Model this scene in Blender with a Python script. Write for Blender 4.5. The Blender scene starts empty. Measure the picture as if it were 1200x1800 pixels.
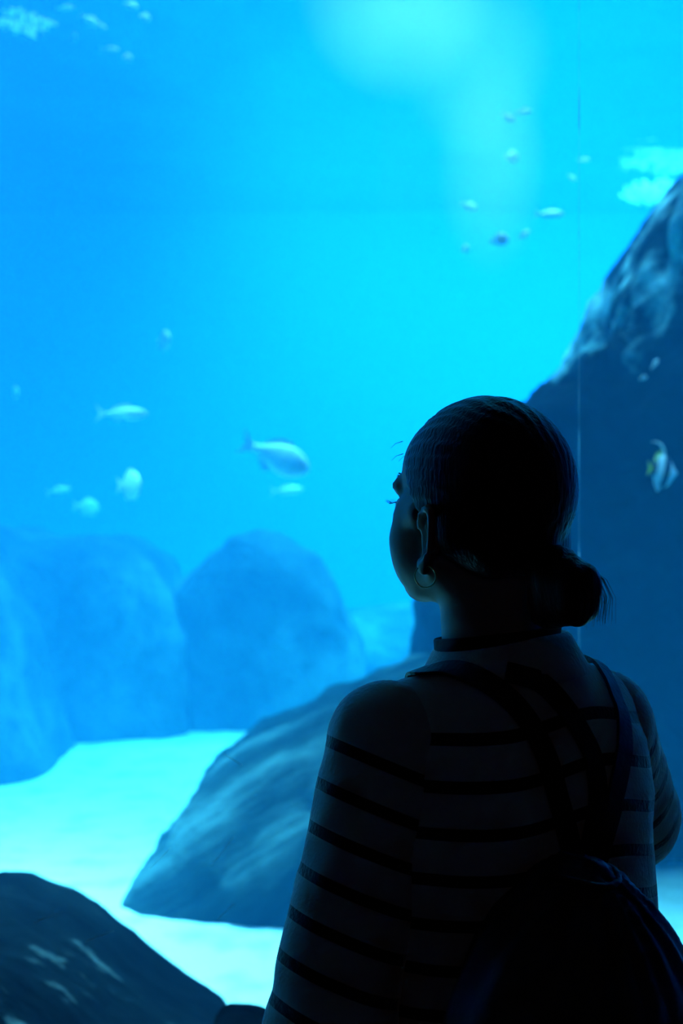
import bpy, math, random
import numpy as np
from mathutils import Vector, Matrix
from mathutils.bvhtree import BVHTree
R = math.radians
scene = bpy.context.scene
col = scene.collection
# ------------------------------------------------------------------ camera
cam_d = bpy.data.cameras.new('camera')
cam_d.sensor_fit = 'VERTICAL'; cam_d.sensor_height = 36; cam_d.lens = 50
cam_d.dof.use_dof = True; cam_d.dof.focus_distance = 1.42; cam_d.dof.aperture_fstop = 5.6
cam = bpy.data.objects.new('camera', cam_d); col.objects.link(cam)
cam.location = (0, 0, 1.55); cam.rotation_euler = (R(90), 0, 0)
scene.camera = cam
# ------------------------------------------------------------------ world, lights, exposure
scene.view_settings.view_transform = 'Standard'
scene.view_settings.look = 'None'
scene.view_settings.gamma = 1
scene.view_settings.use_curve_mapping = False
scene.view_settings.exposure = 0.0
scene.cycles.use_denoising = True
scene.cycles.volume_bounces = 1
scene.cycles.max_bounces = 8
scene.cycles.transparent_max_bounces = 16
scene.cycles.sample_clamp_indirect = 4
world = bpy.data.worlds.new('world'); scene.world = world
world.use_nodes = True
world.node_tree.nodes['Background'].inputs[0].default_value = (0.02, 0.02, 0.025, 1)
world.node_tree.nodes['Background'].inputs[1].default_value = 0.0015

def area(name, loc, size, power, color, rot=(0, 0, 0), spread=180):
    d = bpy.data.lights.new(name, 'AREA'); d.shape = 'RECTANGLE'
    d.size, d.size_y = size; d.energy = power; d.color = color; d.spread = R(spread)
    o = bpy.data.objects.new(name, d); col.objects.link(o)
    o.location = loc; o.rotation_euler = tuple(R(a) for a in rot)
    return o
LC = (0.45, 0.68, 1.0)
area('tank_lamp_near', (-2.4, 5.0, 6.2), (3.0, 2.0), 700, LC, spread=52)
area('tank_fill_side', (1.6, 4.4, 6.2), (1.0, 0.8), 45, LC, spread=32)  # added lamp that brightens the sand at lower right
area('tank_lamp_middle', (0.9, 8.4, 6.2), (4.4, 2.2), 480, LC, spread=84)
area('tank_lamp_far', (1.7, 11.9, 6.2), (5.6, 2.6), 1330, LC, spread=96)
area('gallery_downlight', (0.4, -1.2, 2.9), (0.5, 0.5), .16, (1.0, 0.68, 0.6), rot=(38, 0, 0))

# ------------------------------------------------------------------ helpers
def tag(o, label=None, cat=None, group=None, kind=None):
    if label: o['label'] = label
    if cat: o['category'] = cat
    if group: o['group'] = group
    if kind: o['kind'] = kind
    return o
def empty(name, loc=(0, 0, 0), rz=0):
    o = bpy.data.objects.new(name, None); col.objects.link(o)
    o.location = loc; o.rotation_euler = (0, 0, rz); o.empty_display_size = 0.1
    return o
def mesh_obj(name, V, F, mat, parent=None, smooth=True):
    me = bpy.data.meshes.new(name)
    V = np.asarray(V, dtype=np.float32)
    me.from_pydata(V.tolist(), [], [tuple(int(i) for i in f) for f in F])
    if smooth: me.polygons.foreach_set('use_smooth', [True] * len(me.polygons))
    me.update()
    if mat is not None: me.materials.append(mat)
    o = bpy.data.objects.new(name, me); col.objects.link(o)
    if parent is not None: o.parent = parent
    return o
def quads_obj(name, V, Q, mat, parent=None):
    """fast path: V (n,3), Q (m,4) numpy"""
    me = bpy.data.meshes.new(name)
    me.vertices.add(len(V)); me.vertices.foreach_set('co', np.asarray(V, np.float32).ravel())
    me.loops.add(len(Q) * 4); me.loops.foreach_set('vertex_index', Q.astype(np.int32).ravel())
    me.polygons.add(len(Q)); me.polygons.foreach_set('loop_start', np.arange(0, len(Q) * 4, 4, dtype=np.int32))
    me.polygons.foreach_set('use_smooth', np.ones(len(Q), bool))
    me.update(calc_edges=True); me.validate()
    if mat is not None: me.materials.append(mat)
    o = bpy.data.objects.new(name, me); col.objects.link(o)
    if parent is not None: o.parent = parent
    return o
def box(name, a, b, mat, parent=None):
    (x0, y0, z0), (x1, y1, z1) = a, b
    V = [(x0,y0,z0),(x1,y0,z0),(x1,y1,z0),(x0,y1,z0),(x0,y0,z1),(x1,y0,z1),(x1,y1,z1),(x0,y1,z1)]
    F = [(0,3,2,1),(4,5,6,7),(0,1,5,4),(1,2,6,5),(2,3,7,6),(3,0,4,7)]
    return mesh_obj(name, V, F, mat, parent, smooth=False)
def tube(name, pts, rad, mat, parent=None, n=8, closed=False):
    pts = [Vector(p) for p in pts]; N = len(pts)
    rad = [rad] * N if not hasattr(rad, '__len__') else rad
    V, F = [], []; up = Vector((0, 0, 1))
    prev = None
    for i, p in enumerate(pts):
        if closed: t = (pts[(i + 1) % N] - pts[i - 1])
        else: t = pts[min(i + 1, N - 1)] - pts[max(i - 1, 0)]
        t.normalize()
        if prev is None: a = t.cross(up if abs(t.z) < .9 else Vector((1, 0, 0))).normalized()
        else: a = (prev - t * prev.dot(t)).normalized()
        prev = a; b = t.cross(a)
        for k in range(n):
            an = 2 * math.pi * k / n
            V.append(p + (a * math.cos(an) + b * math.sin(an)) * rad[i])
    for i in range(N if closed else N - 1):
        j = (i + 1) % N
        for k in range(n):
            F.append((i*n+k, i*n+(k+1) % n, j*n+(k+1) % n, j*n+k))
    if not closed:
        F.append(tuple(range(n))[::-1]); F.append(tuple((N-1)*n + k for k in range(n)))
    return mesh_obj(name, V, F, mat, parent)
# value noise
_rng = np.random.RandomState(7)
_L = _rng.rand(32, 32, 32).astype(np.float32) * 2 - 1
def vnoise(x, y, z):
    xi, yi, zi = np.floor(x).astype(int), np.floor(y).astype(int), np.floor(z).astype(int)
    fx, fy, fz = x - xi, y - yi, z - zi
    fx, fy, fz = [f * f * (3 - 2 * f) for f in (fx, fy, fz)]
    r = 0
    for dx in (0, 1):
        for dy in (0, 1):
            for dz in (0, 1):
                w = (fx if dx else 1 - fx) * (fy if dy else 1 - fy) * (fz if dz else 1 - fz)
                r = r + w * _L[(xi + dx) & 31, (yi + dy) & 31, (zi + dz) & 31]
    return r
def fbm(x, y, z, o=4, g=.5):
    r, a = 0, 1
    for i in range(o):
        r = r + a * vnoise(x + 11.3 * i, y + 5.1 * i, z + 3.7 * i); x, y, z = x * 2.03, y * 2.03, z * 2.03; a *= g
    return r
def surface_nets(Fd, org, h):
    """mesh of the zero level of a distance grid; one vertex per crossed cell"""
    s = Fd < 0
    nx, ny, nz = Fd.shape
    cnt = np.zeros((nx-1, ny-1, nz-1), np.int8)
    for dx in (0, 1):
        for dy in (0, 1):
            for dz in (0, 1):
                cnt += s[dx:nx-1+dx, dy:ny-1+dy, dz:nz-1+dz]
    I, J, K = np.nonzero((cnt > 0) & (cnt < 8))
    idx = np.full(cnt.shape, -1, np.int32); idx[I, J, K] = np.arange(len(I))
    c = {}
    for dx in (0, 1):
        for dy in (0, 1):
            for dz in (0, 1): c[dx, dy, dz] = Fd[I+dx, J+dy, K+dz]
    acc = np.zeros((len(I), 3)); n = np.zeros(len(I))
    for a in range(3):
        for u in (0, 1):
            for v in (0, 1):
                p = [0, 0, 0]; o2 = [k for k in range(3) if k != a]; p[o2[0]], p[o2[1]] = u, v
                q = list(p); q[a] = 1
                f0, f1 = c[tuple(p)], c[tuple(q)]
                m = (f0 < 0) != (f1 < 0)
                t = np.where(m, f0 / np.where(m, f0 - f1, 1), 0)
                pt = np.zeros((len(I), 3)); pt[:] = p; pt[:, a] = t
                acc += pt * m[:, None]; n += m
    V = acc / n[:, None] + np.stack([I, J, K], 1)
    V = V * h + np.asarray(org)
    Q = []
    for a in range(3):
        sl0 = [slice(None)] * 3; sl1 = [slice(None)] * 3
        sl0[a] = slice(0, -1); sl1[a] = slice(1, None)
        m = s[tuple(sl0)] != s[tuple(sl1)]
        inside = s[tuple(sl0)]
        b, d = (a + 1) % 3, (a + 2) % 3
        P = np.stack(np.nonzero(m), 1)
        ok = (P[:, b] > 0) & (P[:, d] > 0) & (P[:, b] < Fd.shape[b] - 1) & (P[:, d] < Fd.shape[d] - 1)
        P = P[ok]
        ins = inside[P[:, 0], P[:, 1], P[:, 2]]
        def cell(ob, od):
            T = P.copy(); T[:, b] += ob; T[:, d] += od
            return idx[T[:, 0], T[:, 1], T[:, 2]]
        q = np.stack([cell(-1, -1), cell(0, -1), cell(0, 0), cell(-1, 0)], 1)
        q[~ins] = q[~ins][:, ::-1]
        Q.append(q)
    Q = np.concatenate(Q); Q = Q[(Q >= 0).all(1)]
    return V, Q
# materials
def new_mat(name):
    m = bpy.data.materials.new(name); m.use_nodes = True
    nt = m.node_tree; nt.nodes.clear()
    out = nt.nodes.new('ShaderNodeOutputMaterial')
    return m, nt, out
def N(nt, kind, **kw):
    n = nt.nodes.new(kind)
    for k, v in kw.items():
        if k.startswith('i_'): n.inputs[k[2:].replace('_', ' ')].default_value = v
        else: setattr(n, k, v)
    return n
def simple(name, color, rough=.6, metal=0, bump=None, noise=None, sheen=0, spec=.5, color2=None):
    m, nt, out = new_mat(name)
    b = N(nt, 'ShaderNodeBsdfPrincipled'); nt.links.new(b.outputs[0], out.inputs['Surface'])
    b.inputs['Base Color'].default_value = (*color, 1); b.inputs['Roughness'].default_value = rough
    b.inputs['Metallic'].default_value = metal; b.inputs['Specular IOR Level'].default_value = spec
    if sheen: b.inputs['Sheen Weight'].default_value = sheen; b.inputs['Sheen Roughness'].default_value = .4
    if noise or color2:
        tc = N(nt, 'ShaderNodeTexCoord'); n = N(nt, 'ShaderNodeTexNoise'); n.inputs['Scale'].default_value = noise or 8
        n.inputs['Detail'].default_value = 6
        nt.links.new(tc.outputs['Object'], n.inputs['Vector'])
        if color2:
            r = N(nt, 'ShaderNodeValToRGB'); r.color_ramp.elements[0].color = (*color, 1); r.color_ramp.elements[1].color = (*color2, 1)
            r.color_ramp.elements[0].position = .38; r.color_ramp.elements[1].position = .66
            nt.links.new(n.outputs['Fac'], r.inputs[0]); nt.links.new(r.outputs[0], b.inputs['Base Color'])
        if bump:
            bp = N(nt, 'ShaderNodeBump'); bp.inputs['Strength'].default_value = bump; bp.inputs['Distance'].default_value = .02
            nt.links.new(n.outputs['Fac'], bp.inputs['Height']); nt.links.new(bp.outputs[0], b.inputs['Normal'])
    return m
# ------------------------------------------------------------------ materials of the setting
M = {}
M['gallery_wall'] = simple('gallery_wall', (0.02, 0.02, 0.022), .9, noise=20, bump=.1)
M['gallery_floor'] = simple('gallery_floor', (0.03, 0.03, 0.032), .7, noise=14, bump=.1)
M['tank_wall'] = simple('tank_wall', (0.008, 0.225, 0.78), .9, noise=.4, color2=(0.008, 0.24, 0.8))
M['steel'] = simple('steel', (0.05, 0.05, 0.055), .45, metal=.8)
def sand_mat():
    m, nt, out = new_mat('sand')
    b = N(nt, 'ShaderNodeBsdfPrincipled'); nt.links.new(b.outputs[0], out.inputs['Surface'])
    b.inputs['Roughness'].default_value = .95
    tc = N(nt, 'ShaderNodeTexCoord')
    n = N(nt, 'ShaderNodeTexNoise'); n.inputs['Scale'].default_value = 5; n.inputs['Detail'].default_value = 8
    r = N(nt, 'ShaderNodeValToRGB'); e = r.color_ramp.elements
    e[0].position = .3; e[0].color = (.5, .49, .44, 1); e[1].position = .5; e[1].color = (.8, .79, .74, 1)
    nt.links.new(tc.outputs['Object'], n.inputs['Vector']); nt.links.new(n.outputs['Fac'], r.inputs[0]); nt.links.new(r.outputs[0], b.inputs['Base Color'])
    n2 = N(nt, 'ShaderNodeTexNoise'); n2.inputs['Scale'].default_value = 16; n2.inputs['Detail'].default_value = 8
    nt.links.new(tc.outputs['Object'], n2.inputs['Vector'])
    bp = N(nt, 'ShaderNodeBump'); bp.inputs['Strength'].default_value = .6; bp.inputs['Distance'].default_value = .05
    nt.links.new(n2.outputs['Fac'], bp.inputs['Height']); nt.links.new(bp.outputs[0], b.inputs['Normal'])
    return m
M['sand'] = sand_mat()
def rock_mat(name, dark, mid, light, scale=3.0, direction=(1, 1, 1), pos=(.36, .52, .68), lit_top=None, streak=None):
    m, nt, out = new_mat(name)
    b = N(nt, 'ShaderNodeBsdfPrincipled'); nt.links.new(b.outputs[0], out.inputs['Surface'])
    b.inputs['Roughness'].default_value = .95; b.inputs['Specular IOR Level'].default_value = .03
    tc = N(nt, 'ShaderNodeTexCoord'); mp = N(nt, 'ShaderNodeMapping'); mp.inputs['Scale'].default_value = direction
    if streak is not None:      # pale streaks run along this slope
        mp.vector_type = 'TEXTURE'; mp.inputs['Rotation'].default_value = (0, R(-streak), 0); mp.inputs['Scale'].default_value = (2.6, 1, .55)
    nt.links.new(tc.outputs['Object'], mp.inputs['Vector'])
    n = N(nt, 'ShaderNodeTexNoise'); n.inputs['Scale'].default_value = scale; n.inputs['Detail'].default_value = 9; n.inputs['Roughness'].default_value = .6
    nt.links.new(mp.outputs[0], n.inputs['Vector'])
    r = N(nt, 'ShaderNodeValToRGB'); e = r.color_ramp.elements
    e[0].position = pos[0]; e[0].color = (*dark, 1); e[1].position = pos[2]; e[1].color = (*light, 1)
    k = e.new(pos[1]); k.color = (*mid, 1)
    if lit_top:      # light on the upper faces, painted as pale patches above this height
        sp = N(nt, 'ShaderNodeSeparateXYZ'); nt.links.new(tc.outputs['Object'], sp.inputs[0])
        mr = N(nt, 'ShaderNodeMapRange'); mr.inputs[1].default_value = lit_top[0]; mr.inputs[2].default_value = lit_top[1]; mr.inputs[3].default_value = -.16; mr.inputs[4].default_value = .04
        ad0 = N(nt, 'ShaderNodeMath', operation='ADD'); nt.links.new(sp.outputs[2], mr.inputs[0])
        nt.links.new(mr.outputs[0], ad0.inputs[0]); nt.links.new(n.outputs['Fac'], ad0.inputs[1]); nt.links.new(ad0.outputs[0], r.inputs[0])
    else: nt.links.new(n.outputs['Fac'], r.inputs[0])
    nt.links.new(r.outputs[0], b.inputs['Base Color'])
    n2 = N(nt, 'ShaderNodeTexNoise'); n2.inputs['Scale'].default_value = scale * 4; n2.inputs['Detail'].default_value = 10
    nt.links.new(mp.outputs[0], n2.inputs['Vector'])
    ad = N(nt, 'ShaderNodeMath', operation='MULTIPLY_ADD'); ad.inputs[1].default_value = .4
    nt.links.new(n2.outputs['Fac'], ad.inputs[0]); nt.links.new(n.outputs['Fac'], ad.inputs[2])
    bp = N(nt, 'ShaderNodeBump'); bp.inputs['Strength'].default_value = .9; bp.inputs['Distance'].default_value = .12
    nt.links.new(ad.outputs[0], bp.inputs['Height']); nt.links.new(bp.outputs[0], b.inputs['Normal'])
    return m
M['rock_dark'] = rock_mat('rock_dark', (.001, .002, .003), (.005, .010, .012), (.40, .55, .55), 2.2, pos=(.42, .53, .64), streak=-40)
M['rock_wall'] = rock_mat('rock_wall', (.002, .004, .005), (.006, .014, .016), (.30, .50, .50), 1.5, pos=(.41, .52, .62), lit_top=(1.7, 2.6))
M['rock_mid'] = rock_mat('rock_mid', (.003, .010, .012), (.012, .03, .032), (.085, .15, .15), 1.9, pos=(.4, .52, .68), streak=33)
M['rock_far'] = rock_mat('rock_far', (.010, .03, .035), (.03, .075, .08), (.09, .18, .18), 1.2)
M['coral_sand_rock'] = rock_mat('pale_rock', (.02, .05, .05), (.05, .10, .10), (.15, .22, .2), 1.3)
def clear_mat(name, ior, rough=.0, tint=(1, 1, 1), bump=0, bscale=1.0):
    m, nt, out = new_mat(name)
    fr = N(nt, 'ShaderNodeFresnel'); fr.inputs['IOR'].default_value = ior
    tr = N(nt, 'ShaderNodeBsdfTransparent'); tr.inputs[0].default_value = (*tint, 1)
    gl = N(nt, 'ShaderNodeBsdfGlossy'); gl.inputs['Roughness'].default_value = rough
    mx = N(nt, 'ShaderNodeMixShader')
    nt.links.new(fr.outputs[0], mx.inputs[0]); nt.links.new(tr.outputs[0], mx.inputs[1]); nt.links.new(gl.outputs[0], mx.inputs[2])
    nt.links.new(mx.outputs[0], out.inputs['Surface'])
    if bump:
        tc = N(nt, 'ShaderNodeTexCoord'); n = N(nt, 'ShaderNodeTexNoise'); n.inputs['Scale'].default_value = bscale; n.inputs['Detail'].default_value = 4
        bp = N(nt, 'ShaderNodeBump'); bp.inputs['Strength'].default_value = bump; bp.inputs['Distance'].default_value = .1
        nt.links.new(tc.outputs['Object'], n.inputs['Vector']); nt.links.new(n.outputs['Fac'], bp.inputs['Height'])
        nt.links.new(bp.outputs[0], fr.inputs['Normal']); nt.links.new(bp.outputs[0], gl.inputs['Normal'])
    return m
M['acrylic'] = clear_mat('acrylic', 1.12, 0.02)
M['water_surface'] = clear_mat('water_surface', 1.33, 0.03, bump=.2, bscale=2.4)
def water_mat():
    m, nt, out = new_mat('tank_water')
    sc = N(nt, 'ShaderNodeVolumeScatter'); ab = N(nt, 'ShaderNodeVolumeAbsorption'); ad = N(nt, 'ShaderNodeAddShader')
    # scattering 0.06 * colour, absorption 0.2 * (1 - colour), per metre
    sc.inputs['Color'].default_value = (.03, .45, .95, 1); sc.inputs['Density'].default_value = .07
    ab.inputs['Color'].default_value = (.1, .9, .98, 1); ab.inputs['Density'].default_value = .3
    nt.links.new(sc.outputs[0], ad.inputs[0]); nt.links.new(ab.outputs[0], ad.inputs[1]); nt.links.new(ad.outputs[0], out.inputs['Volume'])
    return m
M['water'] = water_mat()
# ------------------------------------------------------------------ the dark gallery
PY = 1.95                      # inner face of the viewing window
W = M['gallery_wall']
tag(box('floor', (-6.2, -3, -.1), (6.2, PY, 0), M['gallery_floor']), kind='structure')
tag(box('ceiling', (-6.2, -3, 4.0), (6.2, PY, 4.1), W), kind='structure')
tag(box('wall_left', (-6.3, -3, 0), (-6.2, PY, 4.0), W), kind='structure')
tag(box('wall_right', (6.2, -3, 0), (6.3, PY, 4.0), W), kind='structure')
tag(box('wall_back', (-6.3, -3.1, 0), (6.3, -3, 4.0), W), kind='structure')
fw = empty('wall_front'); tag(fw, kind='structure')
box('lower_wall', (-6.2, PY, -.1), (6.2, PY + .3, .42), W, fw)
box('upper_wall', (-6.2, PY, 3.7), (6.2, PY + .3, 6.6), W, fw)
box('side_wall', (-6.2, PY, .42), (-5.9, PY + .3, 3.7), W, fw)
box('side_wall', (5.9, PY, .42), (6.2, PY + .3, 3.7), W, fw)
win = empty('window_1'); tag(win, kind='structure')
SX = 0.0004 * (PY + .1) * (1017 - 600)       # the joint between the two acrylic panels
box('pane', (-5.9, PY + .1, .42), (5.9, PY + .22, 3.7), M['acrylic'], win)
box('sill', (-5.9, PY - .12, .34), (5.9, PY + .0, .42), M['steel'], win)
def seam_mat():
    m, nt, out = new_mat('seam')
    tc = N(nt, 'ShaderNodeTexCoord'); mp = N(nt, 'ShaderNodeMapping'); mp.inputs['Scale'].default_value = (1, 1, 1)
    n = N(nt, 'ShaderNodeTexNoise'); n.inputs['Scale'].default_value = 9; n.inputs['Detail'].default_value = 5
    r = N(nt, 'ShaderNodeValToRGB'); e = r.color_ramp.elements
    e[0].position = .45; e[0].color = (.05,) * 3 + (1,); e[1].position = .75; e[1].color = (.6,) * 3 + (1,)
    tr = N(nt, 'ShaderNodeBsdfTransparent'); df = N(nt, 'ShaderNodeBsdfTranslucent'); df.inputs[0].default_value = (.85, .9, .9, 1)
    mx = N(nt, 'ShaderNodeMixShader')
    nt.links.new(tc.outputs['Object'], n.inputs['Vector']); nt.links.new(n.outputs['Fac'], r.inputs[0]); nt.links.new(r.outputs[0], mx.inputs[0])
    nt.links.new(tr.outputs[0], mx.inputs[1]); nt.links.new(df.outputs[0], mx.inputs[2]); nt.links.new(mx.outputs[0], out.inputs['Surface'])
    return m
box('seam', (SX - .0018, PY + .0985, .42), (SX + .0018, PY + .0995, 3.7), seam_mat(), win)
# ------------------------------------------------------------------ the tank
T = M['tank_wall']
TY = 14.0; WZ = 4.5
def shell(name, a, b):
    return tag(box(name, a, b, T), kind='structure')
shell('wall_tank_far', (-6.2, TY, -.1), (6.2, TY + .2, 6.4))
shell('wall_tank_left', (-6.4, PY, -.1), (-6.2, TY + .2, 6.4))
shell('wall_tank_right', (6.2, PY, -.1), (6.4, TY + .2, 6.4))
tag(box('ceiling_tank', (-6.4, PY, 6.4), (6.4, TY + .2, 6.6), W), kind='structure')
def heightfield(name, x0, x1, y0, y1, nx, ny, fz, mat, parent=None, flip=False, skirt=None):
    X, Y = np.meshgrid(np.linspace(x0, x1, nx), np.linspace(y0, y1, ny), indexing='ij')
    Z = fz(X, Y)
    V = np.stack([X.ravel(), Y.ravel(), Z.ravel()], 1)
    i, j = np.meshgrid(np.arange(nx - 1), np.arange(ny - 1), indexing='ij')
    a = (i * ny + j).ravel()
    Q = np.stack([a, a + ny, a + ny + 1, a + 1], 1)
    return quads_obj(name, V, Q, mat, parent)
def sand_z(X, Y):
    z = .03 * fbm(X * .9, Y * .9, X * 0 + 1.5, 3) + .008 * fbm(X * 5, Y * 5, X * 0 + 4.5, 2)
    # the bed climbs towards the back on the right
    m = np.clip((X + .9 + .25 * (Y - 8)) / 1.8, 0, 1) * np.clip((Y - 7.8) / 3.0, 0, 1)
    return z + 0.1 * m * m * (3 - 2 * m)
sand = heightfield('sand', -6.19, 6.19, PY + .31, TY - .01, 200, 200, sand_z, M['sand'])
tag(sand, 'pale rippled sand covering the bottom of the tank', 'sand', kind='stuff')
surf = heightfield('water_surface', -6.19, 6.19, PY + .31, TY - .01, 220, 220,
    lambda X, Y: WZ + .022 * fbm(X * 1.1, Y * 1.1, X * 0 + 9.5, 3), M['water_surface'])
tag(surf, 'rippled underside of the water surface at the top of the tank', 'water surface', kind='stuff')
wat = box('water', (-6.19, PY + .23, -.05), (6.19, TY - .01, WZ + .1), M['water'])
tag(wat, 'clear blue water filling the aquarium tank', 'water', kind='stuff')
# ------------------------------------------------------------------ rocks
S = .0004
def poly_sdf(px, pz, P):
    """signed distance to a closed polygon, negative inside"""
    d = np.full(px.shape, 1e9); sgn = np.zeros(px.shape, bool)
    n = len(P)
    for i in range(n):
        ax, az = P[i - 1]; bx, bz = P[i]
        ex, ez = bx - ax, bz - az; wx, wz = px - ax, pz - az
        t = np.clip((wx * ex + wz * ez) / (ex * ex + ez * ez + 1e-12), 0, 1)
        d = np.minimum(d, (wx - ex * t) ** 2 + (wz - ez * t) ** 2)
        c = ((az <= pz) & (bz > pz)) | ((bz <= pz) & (az > pz))
        xx = ax + (pz - az) / (ez if abs(ez) > 1e-9 else 1e-9) * ex
        sgn ^= c & (px < xx)
    return np.where(sgn, -np.sqrt(d), np.sqrt(d))
def rock(name, outline, Y0, thick, h, mat, label, cat='rock', amp=.06, freq=1.6, rnd=.4, strata=None, lean=0, group=None, seed=0, rough_amp=.25, ref=.5, inset=.02):
    """outline: side profile (X, Z) in metres of the boulder seen along Y; it is `thick` deep, rounded and weathered"""
    Yr = Y0 + ref * thick
    P = [((x - 600) * S * Yr, 1.55 - (y - 900) * S * Yr) for x, y in outline]
    xs = [p[0] for p in P]; zs = [p[1] for p in P]
    pad = .15 + amp * 2
    x0, x1, z0, z1 = min(xs) - pad, max(xs) + pad, max(min(zs) - pad, -.35), max(zs) + pad
    y0, y1 = Y0 - pad, Y0 + thick + pad + abs(lean) * (z1 - z0)
    gx, gy, gz = np.arange(x0, x1, h), np.arange(y0, y1, h), np.arange(z0, z1, h)
    X2, Z2 = np.meshgrid(gx, gz, indexing='ij')
    d2 = poly_sdf(X2, Z2, P)[:, None, :].astype(np.float32)
    X, Y, Z = np.meshgrid(gx, gy, gz, indexing='ij')
    X, Y, Z = X.astype(np.float32), Y.astype(np.float32), Z.astype(np.float32)
    yc = Y - (Y0 + thick / 2) - lean * (Z - z0)
    dy = np.abs(yc) - thick / 2
    a, b = np.maximum(d2 + rnd, 0), np.maximum(dy + rnd, 0)
    D = np.sqrt(a * a + b * b) + np.minimum(np.maximum(d2 + rnd, dy + rnd), 0) - rnd
    sx = seed * 3.1; D = D + inset
    wt = np.clip(-d2 / .22, .22, 1)      # the skyline stays calm, the faces are rugged
    D = D + wt * amp * fbm(X * freq + sx, Y * freq, Z * freq + sx, 3) + np.maximum(wt, .6) * amp * rough_amp * fbm(X * freq * 5 + sx, Y * freq * 5, Z * freq * 5, 2)
    if strata:
        (ux, uz), sa, sf = strata     # ridges run along (ux, uz)
        q = (X * -uz + Z * ux) * sf + .8 * fbm(X * .9 + sx, Y * .9, Z * .9, 2)
        r = vnoise(q, (X * ux + Z * uz) * sf * .16 + sx, Y * sf * .4)
        D = D + wt * sa * (1 - 2 * np.abs(r))
    D[:, :, 0] = 1  # closed underneath, in the sand
    V, Q = surface_nets(D, (gx[0], gy[0], gz[0]), h)
    o = quads_obj(name, V, Q, mat)
    c = V.mean(0)
    me = o.data; V2 = V - np.array([c[0], c[1], 0]); me.vertices.foreach_set('co', V2.astype(np.float32).ravel()); me.update()
    o.location = (c[0], c[1], 0)
    tag(o, label, cat, group)
    return o
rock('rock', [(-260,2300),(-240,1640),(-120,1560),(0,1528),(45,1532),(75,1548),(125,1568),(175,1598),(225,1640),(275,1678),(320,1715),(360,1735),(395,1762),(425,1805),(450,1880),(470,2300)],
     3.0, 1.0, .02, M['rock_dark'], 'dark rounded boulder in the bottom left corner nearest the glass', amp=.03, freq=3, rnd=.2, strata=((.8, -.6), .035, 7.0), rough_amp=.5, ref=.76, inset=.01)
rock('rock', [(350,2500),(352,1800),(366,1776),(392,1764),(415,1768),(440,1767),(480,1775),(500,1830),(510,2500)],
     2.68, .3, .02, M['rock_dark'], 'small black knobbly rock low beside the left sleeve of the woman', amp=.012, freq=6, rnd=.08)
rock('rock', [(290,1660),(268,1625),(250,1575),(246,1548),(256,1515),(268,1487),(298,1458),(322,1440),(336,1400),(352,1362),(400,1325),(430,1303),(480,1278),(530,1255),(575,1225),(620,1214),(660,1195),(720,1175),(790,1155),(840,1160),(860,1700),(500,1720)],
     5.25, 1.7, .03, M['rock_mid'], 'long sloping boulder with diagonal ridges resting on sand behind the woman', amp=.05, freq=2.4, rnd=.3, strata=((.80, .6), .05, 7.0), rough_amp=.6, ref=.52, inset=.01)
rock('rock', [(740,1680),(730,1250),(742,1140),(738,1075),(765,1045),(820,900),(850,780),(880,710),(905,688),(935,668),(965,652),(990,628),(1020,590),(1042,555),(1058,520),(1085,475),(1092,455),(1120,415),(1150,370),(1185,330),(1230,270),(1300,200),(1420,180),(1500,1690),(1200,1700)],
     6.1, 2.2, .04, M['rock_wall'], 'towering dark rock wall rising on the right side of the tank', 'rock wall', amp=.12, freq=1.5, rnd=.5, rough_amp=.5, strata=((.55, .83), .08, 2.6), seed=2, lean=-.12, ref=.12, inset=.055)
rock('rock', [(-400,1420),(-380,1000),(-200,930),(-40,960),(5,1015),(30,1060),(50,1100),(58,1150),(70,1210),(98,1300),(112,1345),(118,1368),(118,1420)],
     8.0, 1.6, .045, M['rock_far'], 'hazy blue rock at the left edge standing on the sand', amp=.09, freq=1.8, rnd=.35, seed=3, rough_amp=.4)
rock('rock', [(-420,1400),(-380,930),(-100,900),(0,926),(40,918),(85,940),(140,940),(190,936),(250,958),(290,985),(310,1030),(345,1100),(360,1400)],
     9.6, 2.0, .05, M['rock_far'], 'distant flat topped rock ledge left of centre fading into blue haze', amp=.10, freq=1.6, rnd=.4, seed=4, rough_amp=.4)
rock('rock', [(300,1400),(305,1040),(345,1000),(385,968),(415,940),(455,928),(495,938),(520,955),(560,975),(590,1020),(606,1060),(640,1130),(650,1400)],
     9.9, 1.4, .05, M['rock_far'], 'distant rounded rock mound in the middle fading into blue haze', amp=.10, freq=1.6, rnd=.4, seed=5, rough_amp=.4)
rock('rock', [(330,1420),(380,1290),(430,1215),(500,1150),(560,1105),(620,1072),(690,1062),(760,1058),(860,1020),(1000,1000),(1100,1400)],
     11.3, 2.2, .06, M['coral_sand_rock'], 'pale sloping bank of rock and sand behind the long boulder', 'rock bank', amp=.09, freq=1.2, rnd=.7, seed=6)
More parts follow.
